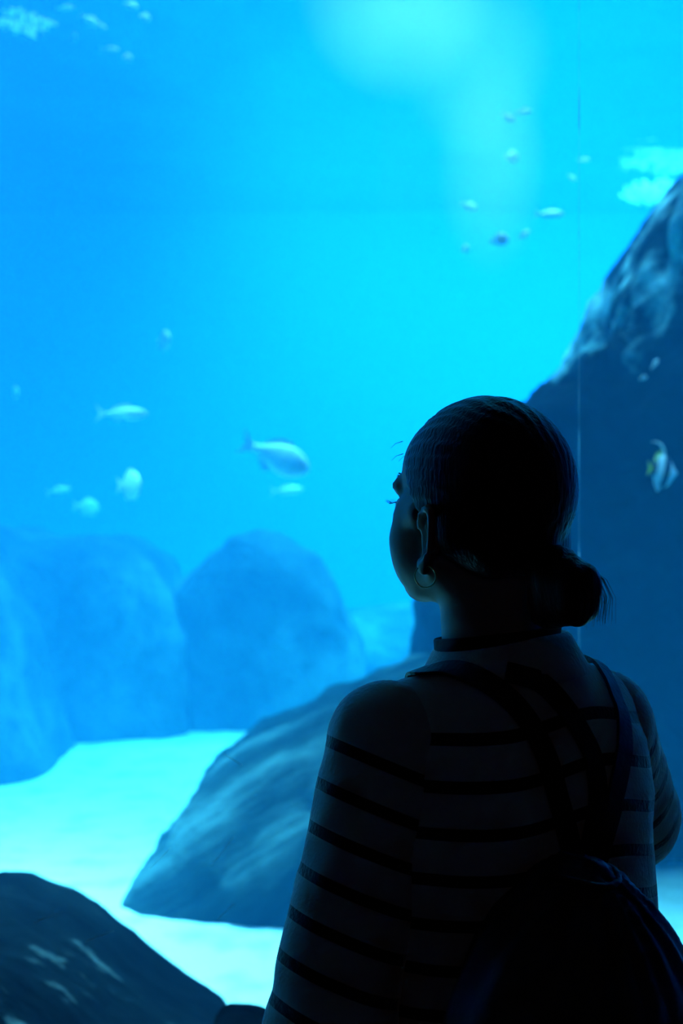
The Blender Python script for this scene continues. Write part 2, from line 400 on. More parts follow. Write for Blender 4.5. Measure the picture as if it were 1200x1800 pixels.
# ------------------------------------------------------------------ distance-field modelling for the figure and the fish
class Field:
    def __init__(s, lo, hi, h):
        s.h = h; s.ax = [np.arange(lo[i], hi[i], h, dtype=np.float32) for i in range(3)]
        s.D = np.full([len(a) for a in s.ax], 1.0, np.float32)
    def part(s, lo, hi):
        sl = []
        for i in range(3):
            a = s.ax[i]; i0 = max(0, int((lo[i] - a[0]) / s.h)); i1 = min(len(a), int((hi[i] - a[0]) / s.h) + 2)
            sl.append(slice(i0, max(i1, i0)))
        g = np.meshgrid(*[s.ax[i][sl[i]] for i in range(3)], indexing='ij')
        return tuple(sl), g
    def put(s, fn, lo, hi, k=.01, op='add'):
        m = k + s.h * 3
        sl, (X, Y, Z) = s.part([a - m for a in lo], [a + m for a in hi])
        if X.size == 0: return
        d = fn(X, Y, Z); D = s.D[sl]
        if op == 'add':
            t = np.clip(.5 + .5 * (D - d) / k, 0, 1); s.D[sl] = D * (1 - t) + d * t - k * t * (1 - t)
        elif op == 'cut':
            d = -d; t = np.clip(.5 - .5 * (D - d) / k, 0, 1); s.D[sl] = D * (1 - t) + d * t + k * t * (1 - t)
    def capsule(s, a, b, ra, rb=None, k=.01, op='add'):
        rb = ra if rb is None else rb
        a, b = np.array(a, float), np.array(b, float); r = max(ra, rb)
        ab = b - a; L = (ab ** 2).sum() + 1e-12
        def fn(X, Y, Z):
            t = np.clip(((X - a[0]) * ab[0] + (Y - a[1]) * ab[1] + (Z - a[2]) * ab[2]) / L, 0, 1)
            return np.sqrt((X - a[0] - t * ab[0]) ** 2 + (Y - a[1] - t * ab[1]) ** 2 + (Z - a[2] - t * ab[2]) ** 2) - (ra + (rb - ra) * t)
        s.put(fn, np.minimum(a, b) - r, np.maximum(a, b) + r, k, op)
    def chain(s, pts, rads, k=.01, op='add'):
        for i in range(len(pts) - 1): s.capsule(pts[i], pts[i + 1], rads[i], rads[i + 1], k, op)
    def ellipsoid(s, c, r, k=.01, op='add', M3=None):
        c = np.array(c, float); r = np.array(r, float); R3 = np.eye(3) if M3 is None else M3; m = r.max()
        def fn(X, Y, Z):
            x, y, z = X - c[0], Y - c[1], Z - c[2]
            u = [(R3[0][i] * x + R3[1][i] * y + R3[2][i] * z) / r[i] for i in range(3)]
            q = np.sqrt(u[0] ** 2 + u[1] ** 2 + u[2] ** 2)
            g = np.sqrt(sum((u[i] / r[i]) ** 2 for i in range(3))) + 1e-9
            return q * (q - 1) / g
        s.put(fn, c - m, c + m, k, op)
    def loft(s, c0, fx, fy, table, k=.02, op='add', extra=0.0, power=2.0):
        """table rows: z, half width, half depth, centre x, centre y (in the fx, fy frame at c0)"""
        T = np.array(table); T = T[np.argsort(T[:, 0])]; z0, z1 = T[0, 0], T[-1, 0]
        m = T[:, 1:3].max() + np.abs(T[:, 3:]).max() + extra
        def fn(X, Y, Z):
            zz = np.clip(Z, z0, z1)
            a, b, cx, cy = [np.interp(zz, T[:, 0], T[:, i]) for i in (1, 2, 3, 4)]
            a = a + extra; b = b + extra
            x = (X - c0[0]) * fx[0] + (Y - c0[1]) * fx[1] - cx; y = (X - c0[0]) * fy[0] + (Y - c0[1]) * fy[1] - cy
            q = (np.abs(x / a) ** power + np.abs(y / b) ** power) ** (1 / power)
            d = (q - 1) * np.minimum(a, b)
            return np.maximum(d, np.abs(Z - (z0 + z1) / 2) - (z1 - z0) / 2)
        s.put(fn, (c0[0] - m, c0[1] - m, z0), (c0[0] + m, c0[1] + m, z1), k, op)
    def mesh(s): return surface_nets(s.D, [a[0] for a in s.ax], s.h)

# ------------------------------------------------------------------ the woman
skin = simple('skin', (.30, .17, .12), .55, noise=60, bump=.05)
hair_m = simple('hair', (.012, .009, .007), .45, spec=.25)
def strand_bump(m, axis=(70, 70, 6)):
    nt = m.node_tree; b = [n for n in nt.nodes if n.type == 'BSDF_PRINCIPLED'][0]
    tc = N(nt, 'ShaderNodeTexCoord'); mp = N(nt, 'ShaderNodeMapping'); mp.inputs['Scale'].default_value = axis
    mp.inputs['Rotation'].default_value = (R(35), 0, R(46))
    n = N(nt, 'ShaderNodeTexNoise'); n.inputs['Scale'].default_value = 4; n.inputs['Detail'].default_value = 4
    bp = N(nt, 'ShaderNodeBump'); bp.inputs['Strength'].default_value = .6; bp.inputs['Distance'].default_value = .004
    nt.links.new(tc.outputs['Object'], mp.inputs[0]); nt.links.new(mp.outputs[0], n.inputs['Vector'])
    nt.links.new(n.outputs['Fac'], bp.inputs['Height']); nt.links.new(bp.outputs[0], b.inputs['Normal'])
strand_bump(hair_m)
def knit_mat():
    m, nt, out = new_mat('striped_knit')
    b = N(nt, 'ShaderNodeBsdfPrincipled'); nt.links.new(b.outputs[0], out.inputs['Surface'])
    b.inputs['Roughness'].default_value = .9; b.inputs['Sheen Weight'].default_value = .8; b.inputs['Sheen Roughness'].default_value = .35
    at = N(nt, 'ShaderNodeAttribute', attribute_name='band')
    fr = N(nt, 'ShaderNodeMath', operation='FRACT'); nt.links.new(at.outputs['Fac'], fr.inputs[0])
    sb = N(nt, 'ShaderNodeMath', operation='SUBTRACT'); sb.inputs[1].default_value = .5; nt.links.new(fr.outputs[0], sb.inputs[0])
    ab = N(nt, 'ShaderNodeMath', operation='ABSOLUTE'); nt.links.new(sb.outputs[0], ab.inputs[0])
    lt = N(nt, 'ShaderNodeMath', operation='LESS_THAN'); lt.inputs[1].default_value = .135; nt.links.new(ab.outputs[0], lt.inputs[0])
    gt = N(nt, 'ShaderNodeMath', operation='GREATER_THAN'); gt.inputs[1].default_value = 0; nt.links.new(at.outputs['Fac'], gt.inputs[0])
    ml = N(nt, 'ShaderNodeMath', operation='MULTIPLY'); nt.links.new(lt.outputs[0], ml.inputs[0]); nt.links.new(gt.outputs[0], ml.inputs[1])
    mx = N(nt, 'ShaderNodeMix', data_type='RGBA'); mx.inputs['A'].default_value = (.52, .47, .42, 1); mx.inputs['B'].default_value = (.008, .008, .012, 1)
    nt.links.new(ml.outputs[0], mx.inputs['Factor']); nt.links.new(mx.outputs['Result'], b.inputs['Base Color'])
    tc = N(nt, 'ShaderNodeTexCoord'); wv = N(nt, 'ShaderNodeTexNoise'); wv.inputs['Scale'].default_value = 220; wv.inputs['Detail'].default_value = 2
    bp = N(nt, 'ShaderNodeBump'); bp.inputs['Strength'].default_value = .5; bp.inputs['Distance'].default_value = .003
    nt.links.new(tc.outputs['Object'], wv.inputs['Vector']); nt.links.new(wv.outputs['Fac'], bp.inputs['Height']); nt.links.new(bp.outputs[0], b.inputs['Normal'])
    return m
knit = knit_mat()
dark_cloth = simple('dark_cloth', (.012, .012, .014), .85, noise=90, bump=.1)
denim = simple('trouser_cloth', (.015, .016, .022), .85, noise=60, bump=.15)
bag_m = simple('bag_nylon', (.014, .015, .017), .55, noise=14, bump=.4)
strap_m = simple('strap_webbing', (.006, .006, .007), .6, noise=150, bump=.2)
gold = simple('gold', (.8, .6, .3), .2, metal=1)

T0 = np.array([.165, 1.44]); th = R(28)
tr, tf = (math.cos(th), math.sin(th)), (-math.sin(th), math.cos(th))
def tp(r, f, z): return (T0[0] + r * tr[0] + f * tf[0], T0[1] + r * tr[1] + f * tf[1], z)
HC = np.array([.140, 1.43, 1.575]); hy, hp = R(39), R(8)
HF = np.array([-math.sin(hy) * math.cos(hp), math.cos(hy) * math.cos(hp), math.sin(hp)])
HL = np.array([-math.cos(hy), -math.sin(hy), 0.0]); HU = np.cross(HF, HL)
HM = np.stack([HF, HL, HU], 1)        # columns: forward, left, up of the head
def hd(f, l, u): return tuple(HC + HF * f + HL * l + HU * u)

person = empty('person', (T0[0], T0[1], 0))
tag(person, 'woman seen from behind in striped sweater looking into the tank', 'person')
def attach(o):
    o.parent = person; o.matrix_parent_inverse = Matrix.Translation((-T0[0], -T0[1], 0)); return o
TORSO = [(.72,.165,.11,0,0),(.80,.175,.118,0,0),(.88,.172,.116,0,0),(.96,.150,.10,0,0),(1.04,.130,.088,0,0),(1.12,.132,.095,0,.0),
         (1.20,.142,.105,0,.0),(1.27,.145,.104,0,0),(1.32,.138,.092,0,-.005),(1.36,.10,.07,0,-.012),(1.395,.06,.052,0,-.02)]
LS, LE, LW = tp(-.140, -.005, 1.331), (-.012, 1.33, 1.06), (-.055, 1.52, .91)
RS, RE, RW = tp(.120, .0, 1.328), (.332, 1.65, 1.20), (.205, 1.705, 1.245)
B = Field((-.24, 1.12, 0.0), (.50, 1.86, 1.70), .0045)
B.loft(T0, tr, tf, TORSO)
for sgn, Sh in ((-1, LS), (1, RS)):
    B.capsule(tp(sgn * .03, -.015, 1.355), Sh, .028, .040, k=.03)
B.capsule(LS, LE, .044, .036, k=.02); B.capsule(LE, LW, .035, .023, k=.012)
B.capsule(RS, RE, .044, .036, k=.02); B.capsule(RE, RW, .035, .023, k=.012)
nb = hd(-.025, .004, -.075)
B.capsule((.159, 1.42, 1.35), nb, .055, .050, k=.02)
def hand(F, wrist, d, palm_n, curl, side):
    """a palm and five bent fingers; d points along the hand, palm_n out of the palm"""
    w = np.array(wrist, float); d = np.array(d, float); d /= np.linalg.norm(d)
    n = np.array(palm_n, float); n -= d * n.dot(d); n /= np.linalg.norm(n); c = np.cross(d, n) * side
    F.capsule(w, w + d * .03, .021, .022, k=.01)
    for i in range(4):
        F.capsule(w + d * .025 + c * (.012 - .008 * i), w + d * .08 + c * (.030 - .019 * i), .0135, .0115, k=.006)
    for i, L in enumerate((.068, .076, .071, .056)):
        p = w + d * .084 + c * (.030 - .019 * i); q = d.copy(); a = curl * .35
        for j, fr in enumerate((.46, .31, .23)):
            q = d * math.cos(a) + n * math.sin(a)
            p2 = p + q * L * fr; F.capsule(p, p2, .0088 - .0007 * j, .0082 - .0007 * j, k=.003); p = p2; a += curl * .7
    p = w + d * .03 + c * .024
    q = d * .62 + c * .7 + n * .35; q /= np.linalg.norm(q); p2 = p + q * .034; F.capsule(p, p2, .0125, .0105, k=.006)
    q = d * .85 + c * .35 + n * .4; q /= np.linalg.norm(q); p3 = p2 + q * .028; F.capsule(p2, p3, .010, .0085, k=.003)
    q = d * .9 + c * .1 + n * .45; q /= np.linalg.norm(q); F.capsule(p3, p3 + q * .02, .0088, .0075, k=.003)
hand(B, LW, (-.05, .35, -.9), (.9, .3, 0), .5, -1)
hand(B, RW, (-.85, -.05, .45), (0, -1, .1), .95, 1)
# legs and feet
for sgn in (-1, 1):
    hip, knee, ank = tp(sgn * .085, 0, .82), tp(sgn * .09, .012, .47), tp(sgn * .095, -.01, .09)
    B.capsule(hip, knee, .078, .052, k=.03); B.capsule(knee, tp(sgn * .092, -.02, .33), .05, .05, k=.02); B.capsule(tp(sgn * .092, -.02, .33), ank, .05, .033, k=.02)
    B.capsule(tp(sgn * .098, -.04, .04), tp(sgn * .115, .14, .028), .034, .026, k=.02)
# head, in its own frame
def E(c, r, k=.012, op='add'): B.ellipsoid(hd(*c), r, k, op, HM)
def Cp(a, b, ra, rb, k=.01, op='add'): B.capsule(hd(*a), hd(*b), ra, rb, k, op)
E((-.014, 0, .0), (.091, .073, .085)); E((.035, 0, .015), (.048, .060, .055), .02)
E((.028, 0, -.052), (.052, .052, .066), .02)
for s_ in (-1, 1):
    Cp((-.008, s_ * .050, -.080), (.054, s_ * .018, -.108), .019, .018, .02)
    E((.044, s_ * .035, -.060), (.034, .030, .036), .018); E((.034, s_ * .034, -.086), (.030, .024, .024), .018)
    Cp((.050, s_ * .048, -.033), (.02, s_ * .062, -.03), .014, .012, .012)
    Cp((.083, s_ * .010, -.010), (.070, s_ * .044, -.008), .0095, .0095, .010)
    B.ellipsoid(hd(.094, s_ * .031, -.030), (.015, .016, .011), .008, 'cut', HM)
    E((.0985, s_ * .011, -.070), (.010, .007, .007), .005)
    # outer ear: rim, bowl, lobe
    ec = (-.012, s_ * .075, -.048)
    rim = [(ec[0] + .016 * math.cos(a) * (1 if a < 4.2 else .8) - .05 * 0, ec[1] + s_ * .006 * (1 - math.cos(a)), ec[2] + .028 * math.sin(a)) for a in np.linspace(.3, 5.1, 12)]
    B.chain([hd(*p) for p in rim], [.0042] * 12, .003)
    E((ec[0] - .001, ec[1] - s_ * .002, ec[2]), (.014, .006, .025), .004)
    E((ec[0] + .004, ec[1], ec[2] - .030), (.008, .0055, .010), .004)
    B.ellipsoid(hd(ec[0] + .003, ec[1] + s_ * .006, ec[2] - .004), (.007, .006, .013), .003, 'cut', HM)
Cp((.085, 0, -.022), (.106, 0, -.062), .0075, .0095, .010); E((.104, 0, -.066), (.010, .0095, .0085), .006)
E((.080, 0, -.090), (.016, .023, .018), .012)
E((.0925, 0, -.084), (.0075, .021, .0045), .004); E((.0905, 0, -.093), (.008, .018, .005), .004)
E((.068, 0, -.112), (.018, .019, .016), .012)
V, Q = B.mesh()
body = attach(quads_obj('body', V, Q, skin))
for s_ in (-1, 1):
    ey = Field(*[np.array(hd(.074, s_ * .031, -.030)) + o for o in (-.02, .02)], .0016)
    ey.ellipsoid(hd(.074, s_ * .031, -.030), (.0118, .0118, .0118), .001, M3=HM)
    v, q = ey.mesh(); attach(quads_obj('eye', v, q, simple('eye_white', (.7, .7, .68), .15)))
# eyelashes and eyebrow
def thin_tubes(name, paths, rad, mat, parent=None, n=5):
    VV, FF = [], []
    for pts in paths:
        pts = [Vector(p) for p in pts]; base = len(VV); Np = len(pts)
        for i, p in enumerate(pts):
            t = (pts[min(i+1, Np-1)] - pts[max(i-1, 0)]).normalized(); a = t.orthogonal().normalized(); b = t.cross(a)
            r = rad * (1 - .75 * i / (Np - 1))
            for k in range(n):
                an = 2 * math.pi * k / n; VV.append(p + a * math.cos(an) * r + b * math.sin(an) * r)
        for i in range(Np - 1):
            for k in range(n): FF.append((base+i*n+k, base+i*n+(k+1) % n, base+(i+1)*n+(k+1) % n, base+(i+1)*n+k))
    return mesh_obj(name, VV, FF, mat, parent)
rnd = random.Random(5)
for s_ in (-1, 1):
    P = []
    for i in range(26):
        a = -.9 + 1.8 * i / 25
        p = (.084 - .010 * abs(a) ** 2, s_ * (.031 + .0155 * a), -.026)
        q = (p[0] + .007, p[1] + s_ * .006 * a + s_ * .003, p[2] + .001 + rnd.uniform(-.001, .001))
        P.append([hd(*p), hd((p[0]+q[0])/2, (p[1]+q[1])/2, p[2] - .002), hd(*q)])
    o = thin_tubes('eyelashes', P, .00035, hair_m); o['kind'] = 'stuff'; attach(o)
    P = []
    for i in range(40):
        t = i / 39 * .8; p = (.0905 - .016 * t ** 1.5, s_ * (.012 + .036 * t), -.0015 + .003 * math.sin(t * 3) + rnd.uniform(-.003, .002))
        P.append([hd(*p), hd(p[0] - .0005, p[1] + s_ * .003, p[2] + .001), hd(p[0] - .003, p[1] + s_ * .006, p[2] + .001)])
    o = thin_tubes('eyebrow', P, .0005, hair_m); o['kind'] = 'stuff'; attach(o)
# hair: combed back over the skull into a low tail
Hf = Field(np.array(HC) - .22, np.array(HC) + .16, .003)
def hair_fn(X, Y, Z):
    x, y, z = X - HC[0], Y - HC[1], Z - HC[2]
    f = HF[0]*x + HF[1]*y + HF[2]*z; l = HL[0]*x + HL[1]*y + HL[2]*z; u = HU[0]*x + HU[1]*y + HU[2]*z
    a, b, c = .0965, .0800, .0925
    q = np.sqrt(((f + .010) / a) ** 2 + (l / b) ** 2 + (u / c) ** 2); g = np.sqrt(((f + .010) / a**2) ** 2 + (l / b**2) ** 2 + (u / c**2) ** 2) + 1e-6
    d = q * (q - 1) / g
    # fine grooves that run back from the parting
    an = np.arctan2(l, u + .03)
    d = d + .0007 * np.sin(an * 46 + 3 * vnoise(f * 30, l * 30, u * 30)) + .0022 * np.exp(-(l / .004) ** 2) * (f > -.03)
    line = f - (.028 + 1.0 * u + .25 * np.maximum(np.abs(l) - .03, 0) - 6 * np.maximum(u - .045, 0) * 0)
    t = np.clip(.5 - .5 * (line * .7 - d) / .008, 0, 1)
    return d * t + line * .7 * (1 - t) + .008 * t * (1 - t)
Hf.put(hair_fn, np.array(HC) - .13, np.array(HC) + .13, .004)
for s_ in (-1, 1):
    Hf.chain([hd(-.028, s_ * .052, -.045), hd(-.060, s_ * .035, -.054), hd(-.083, s_ * .006, -.056)], [.022, .021, .014], .02)
Hf.chain([hd(-.070, 0, -.02), hd(-.082, 0, -.054)], [.024, .014], .015)
V, Q = Hf.mesh(); hair = attach(quads_obj('hair', V, Q, hair_m))
Pf = Field(np.array(HC) + (-.02, -.22, -.20), np.array(HC) + (.22, .06, .06), .003)
Pf.chain([hd(-.092, 0, -.056), hd(-.112, 0, -.064), hd(-.136, 0, -.078), hd(-.140, 0, -.092)], [.014, .020, .024, .022], .012)
Pf.chain([hd(-.108, .006, -.074), hd(-.112, .004, -.104)], [.022, .019], .012)
D = Pf.D; gx, gy, gz = np.meshgrid(*Pf.ax, indexing='ij'); Pf.D = D + .0014 * vnoise(gx * 160, gy * 160, gz * 18)
V, Q = Pf.mesh(); tail = attach(quads_obj('ponytail', V, Q, hair_m))
attach(tube('hair_tie', [hd(-.092 - .004 * math.sin(a), .0145 * math.cos(a), -.057 + .0145 * math.sin(a)) for a in np.linspace(0, 2*math.pi, 20, endpoint=False)], .004, dark_cloth, closed=True))
P = []
for i in range(70):
    l = rnd.uniform(-.022, .022); s0 = rnd.uniform(0, .012); e = rnd.uniform(-.01, .012)
    P.append([hd(-.100, l * .5, -.048 + s0 * .2), hd(-.130, l * .8, -.056 + s0 * .2), hd(-.152 - e * .5, l, -.067), hd(-.164 - e * .6, l, -.082), hd(-.163 - e, l, -.096 - rnd.uniform(0, .014))])
for i in range(3):
    l = rnd.uniform(-.008, .008); u = rnd.uniform(-.012, .012)
    P.append([hd(.066, .044 + l, .034 + u), hd(.071, .049 + l, .031 + u), hd(.071, .055 + l, .026 + u)])
o = thin_tubes('loose_strands', P, .00042, hair_m); o['kind'] = 'stuff'; attach(o)
# hoop earrings
for s_ in (-1, 1):
    c = (-.016, s_ * .079, -.086)
    attach(tube('earring', [hd(c[0] + .0095 * math.cos(a), c[1] + s_ * .005 * math.cos(a), c[2] + .0108 * math.sin(a)) for a in np.linspace(0, 2*math.pi, 36, endpoint=False)], .0007, gold, closed=True, n=6))
# sweater: trunk, two sleeves, ribbed bands
SWT = [(.86,.185,.135,0,0),(.90,.192,.14,0,0),(1.0,.172,.128,0,-.004),(1.10,.158,.124,0,-.008),(1.20,.158,.126,0,-.01),(1.27,.156,.122,0,-.012),(1.32,.146,.110,0,-.014),(1.355,.120,.09,0,-.018),(1.385,.085,.07,0,-.022),(1.405,.066,.058,0,-.024)]
PER = .042
def trunk_noise(F):
    gx, gy, gz = np.meshgrid(*F.ax, indexing='ij'); F.D = F.D + .004 * vnoise(gx * 14, gy * 14, gz * 9) + .0015 * vnoise(gx * 45, gy * 45, gz * 30)
Sw = Field((-.12, 1.14, .84), (.44, 1.72, 1.46), .005)
Sw.loft(T0, tr, tf, SWT, extra=.0)
for sgn, Sh in ((-1, LS), (1, RS)):
    Sw.capsule(tp(sgn * .045, -.02, 1.360), tp(sgn * .105, -.005, 1.345), .036, .046, k=.03)
trunk_noise(Sw)
Sw.capsule(tp(0, -.02, 1.36), tp(0, -.015, 1.5), .058, .058, .008, 'cut')
V, Q = Sw.mesh(); sweater = attach(quads_obj('sweater', V, Q, knit))
def set_band(o, vals):
    a = o.data.attributes.new('band', 'FLOAT', 'POINT'); a.data.foreach_set('value', np.asarray(vals, np.float32))
def trunk_band(V):
    r = (V[:, 0] - T0[0]) * tr[0] + (V[:, 1] - T0[1]) * tr[1]
    z = V[:, 2] - .020 * np.exp(-((r - .03) / .075) ** 2)
    b = (1.337 - z) / PER + .5           # a stripe is centred where the fraction is .5
    return np.where(b < 0, -1, b + 0.0)
set_band(sweater, trunk_band(V))
def sleeve(S, E_, W_, r0, r1, r2, first, tilt=0.0, name='sleeve'):
    F = Field(np.minimum(np.minimum(S, E_), W_) - .1, np.maximum(np.maximum(S, E_), W_) + .1, .0045)
    F.capsule(S, E_, r0, r1, .01); F.capsule(E_, W_, r1, r2, .015)
    gx, gy, gz = np.meshgrid(*F.ax, indexing='ij'); F.D = F.D + .004 * vnoise(gx * 17 + 3, gy * 17, gz * 22) + .0012 * vnoise(gx * 50, gy * 50, gz * 50)
    V, Q = F.mesh(); o = quads_obj(name, V, Q, knit); attach(o)
    S, E_, W_ = map(np.array, (S, E_, W_)); u = E_ - S; L = np.linalg.norm(u); u = u / L; v = W_ - E_; Lv = np.linalg.norm(v); v = v / Lv
    t1 = (V - S) @ u; t2 = L + (V - E_) @ v
    d1 = np.linalg.norm(V - (S + np.clip(t1, 0, L)[:, None] * u), axis=1); d2 = np.linalg.norm(V - (E_ + np.clip(t2 - L, 0, Lv)[:, None] * v), axis=1)
    t = np.where(d1 < d2, t1, t2) - tilt * (V[:, 0] - S[0]); b = (t - first) / PER + .5
    set_band(o, np.where(b < 0, -1, b)); return o
ls = sleeve(LS, LE, np.array(LW) * .9 + np.array(LE) * .1, .057, .061, .040, .024, .2)
rs = sleeve(RS, RE, np.array(RW) * .9 + np.array(RE) * .1, .056, .058, .040, .020)
for o in (ls, rs): o.parent = sweater; o.matrix_parent_inverse = Matrix.Identity(4)
def sub(o): o.parent = sweater; o.matrix_parent_inverse = Matrix.Identity(4); return o
nc = (.166, 1.432)
def ring_loft(profile, cx, cy, z0, tx, ty, n=48):
    V, F = [], []; m = len(profile)
    for rr, dz in profile:
        for i in range(n):
            a = 2 * math.pi * i / n; x, y = rr * math.cos(a), rr * .97 * math.sin(a)
            V.append((cx + x, cy + y, z0 + dz + tx * x + ty * y))
    for j in range(m):
        for i in range(n): F.append((j*n+i, j*n+(i+1) % n, ((j+1) % m)*n+(i+1) % n, ((j+1) % m)*n+i))
    return V, F
v_, f_ = ring_loft([(.060,-.024),(.0595,.006),(.0615,.015),(.0655,.018),(.070,.013),(.0775,-.001),(.0855,-.016),(.088,-.025),(.083,-.030)], .161, 1.430, 1.405, .12, -.05)
sub(mesh_obj('neckband', v_, f_, knit))
sub(tube('hem', [(tp(.186 * math.cos(a), .136 * math.sin(a), .868)) for a in np.linspace(0, 2*math.pi, 40, endpoint=False)], .013, knit, closed=True, n=10))
# dark shirt collar standing round the neck
cv, cf = ring_loft([(.059,-.018),(.0625,-.002),(.064,.013),(.0625,.0145),(.0575,.0),(.055,-.018)], .156, 1.425, 1.416, .12, -.05)
attach(mesh_obj('collar', cv, cf, dark_cloth))
# trousers and shoes
Tr = Field((-.1, 1.15, .04), (.44, 1.72, .96), .008)
Tr.loft(T0, tr, tf, [(.76,.165,.122,0,0),(.82,.180,.125,0,0),(.90,.178,.122,0,0),(.94,.165,.115,0,0)])
for sgn in (-1, 1):
    Tr.capsule(tp(sgn * .09, 0, .80), tp(sgn * .095, .01, .47), .088, .068, .03); Tr.capsule(tp(sgn * .095, .01, .47), tp(sgn * .1, -.01, .13), .068, .058, .02)
V, Q = Tr.mesh(); attach(quads_obj('trousers', V, Q, denim))
for sgn in (-1, 1):
    Sf = Field(np.array(tp(sgn * .1, .04, 0)) - (.2, .2, .0), np.array(tp(sgn * .1, .04, 0)) + (.2, .2, .16), .005)
    Sf.capsule(tp(sgn * .098, -.05, .045), tp(sgn * .118, .16, .036), .044, .038, .02); Sf.capsule(tp(sgn * .098, -.02, .05), tp(sgn * .098, -.015, .10), .045, .045, .02)
    Sf.D = np.maximum(Sf.D, .004 - np.meshgrid(*Sf.ax, indexing='ij')[2])
    V, Q = Sf.mesh(); attach(quads_obj('shoe', V, Q, dark_cloth))
# ------------------------------------------------------------------ the bag on her back
bpy.context.view_layer.update()
def bvh_of(objs):
    VV, FF = [], []
    for o in objs:
        b = len(VV); VV += [o.matrix_world @ v.co for v in o.data.vertices]; FF += [[b + i for i in p.vertices] for p in o.data.polygons]
    return BVHTree.FromPolygons(VV, FF)
bag = empty('backpack', (.225, 1.26, 0)); tag(bag, 'black soft backpack with thin crossing straps worn on the woman\'s back', 'backpack')
def in_bag(o): o.parent = bag; o.matrix_parent_inverse = Matrix.Translation((-.225, -1.26, 0)); return o
Bg = Field((-.02, 1.02, .82), (.46, 1.50, 1.30), .005)
BGT = [(.86,.09,.05,0,0),(.875,.135,.075,0,0),(.92,.150,.085,0,0),(1.0,.152,.085,0,0),(1.08,.140,.08,0,.0),(1.13,.122,.075,0,.0),(1.17,.100,.062,.0,.005),(1.20,.074,.048,.002,.010),(1.225,.044,.034,.006,.015),(1.24,.02,.02,.006,.015)]
Bg.loft((.212, 1.262), tr, tf, BGT, power=2.3)
gx, gy, gz = np.meshgrid(*Bg.ax, indexing='ij')
Bg.D = Bg.D + .005 * vnoise(gx * 16, gy * 16, gz * 10) + .0035 * np.sin(np.arctan2(gy - 1.262, gx - .226) * 16) * np.clip((gz - 1.10) / .1, 0, 1)
V, Q = Bg.mesh(); in_bag(quads_obj('bag_body', V, Q, bag_m))
in_bag(tube('drawcord', [(.212 + .034 * math.cos(a), 1.268 + .030 * math.sin(a), 1.226 + .004 * math.sin(2 * a)) for a in np.linspace(0, 2*math.pi, 24, endpoint=False)], .0035, strap_m, closed=True))
bv = bvh_of([sweater, ls, rs])
def strap(rays, width, name='strap', th_=.0035):
    pts = []
    for o_, d_ in rays:
        h_ = bv.ray_cast(Vector(o_), Vector(d_).normalized())
        if h_[0] is not None: pts.append((h_[0], h_[1] if h_[1].dot(Vector(d_)) < 0 else -h_[1]))
    # resample smoothly
    P = [np.array(p[0]) for p in pts]; Nn = [np.array(p[1]) for p in pts]
    out = []
    for i in range(len(P) - 1):
        p0, p1, p2, p3 = P[max(i-1, 0)], P[i], P[i+1], P[min(i+2, len(P)-1)]
        for t in np.linspace(0, 1, 6, endpoint=False):
            q = .5 * ((2*p1) + (-p0+p2)*t + (2*p0-5*p1+4*p2-p3)*t*t + (-p0+3*p1-3*p2+p3)*t**3); nn = Nn[i] * (1-t) + Nn[i+1] * t
            out.append((q, nn / np.linalg.norm(nn)))
    out.append((P[-1], Nn[-1]))
    fixed = []
    for q, nn in out:
        h_ = bv.find_nearest(Vector(q))
        if h_[0] is not None and (Vector(q) - h_[0]).length < .03: fixed.append((np.array(h_[0]) + nn * .003, nn))
        else: fixed.append((q, nn))
    out = fixed
    V, F = [], []
    for i, (q, nn) in enumerate(out):
        t = out[min(i+1, len(out)-1)][0] - out[max(i-1, 0)][0]; t /= np.linalg.norm(t) + 1e-9; s = np.cross(t, nn); s /= np.linalg.norm(s) + 1e-9
        for a, b in ((-1, 0), (1, 0), (1, 1), (-1, 1)): V.append(q + s * a * width / 2 + nn * b * th_)
    for i in range(len(out) - 1):
        for k in range(4): F.append((i*4+k, i*4+(k+1) % 4, (i+1)*4+(k+1) % 4, (i+1)*4+k))
    F.append((3, 2, 1, 0)); m_ = (len(out)-1)*4; F.append((m_, m_+1, m_+2, m_+3))
    return in_bag(mesh_obj(name, V, F, strap_m, smooth=False))
back = lambda x, z: ((x, .9, z), (0, 1, 0))
top = lambda x, y: ((x, y, 1.9), (0, 0, -1))
front = lambda x, z: ((x, 2.2, z), (0, -1, 0))
strap([front(.06, 1.20), front(.06, 1.28), front(.065, 1.34), top(.070, 1.45), top(.074, 1.42), top(.080, 1.385), back(.105, 1.396), back(.130, 1.391), back(.156, 1.374), back(.176, 1.349), back(.190, 1.318), back(.200, 1.28), back(.212, 1.235)], .020)
strap([back(.156, 1.396), back(.172, 1.392), back(.190, 1.385), back(.214, 1.358), back(.232, 1.325), back(.238, 1.29), back(.232, 1.255), back(.225, 1.225)], .020)
strap([front(.235, 1.22), front(.24, 1.30), front(.245, 1.35), top(.250, 1.50), top(.256, 1.46), back(.266, 1.375), back(.272, 1.35), back(.270, 1.325), back(.262, 1.30), back(.25, 1.265), back(.236, 1.225)], .020)
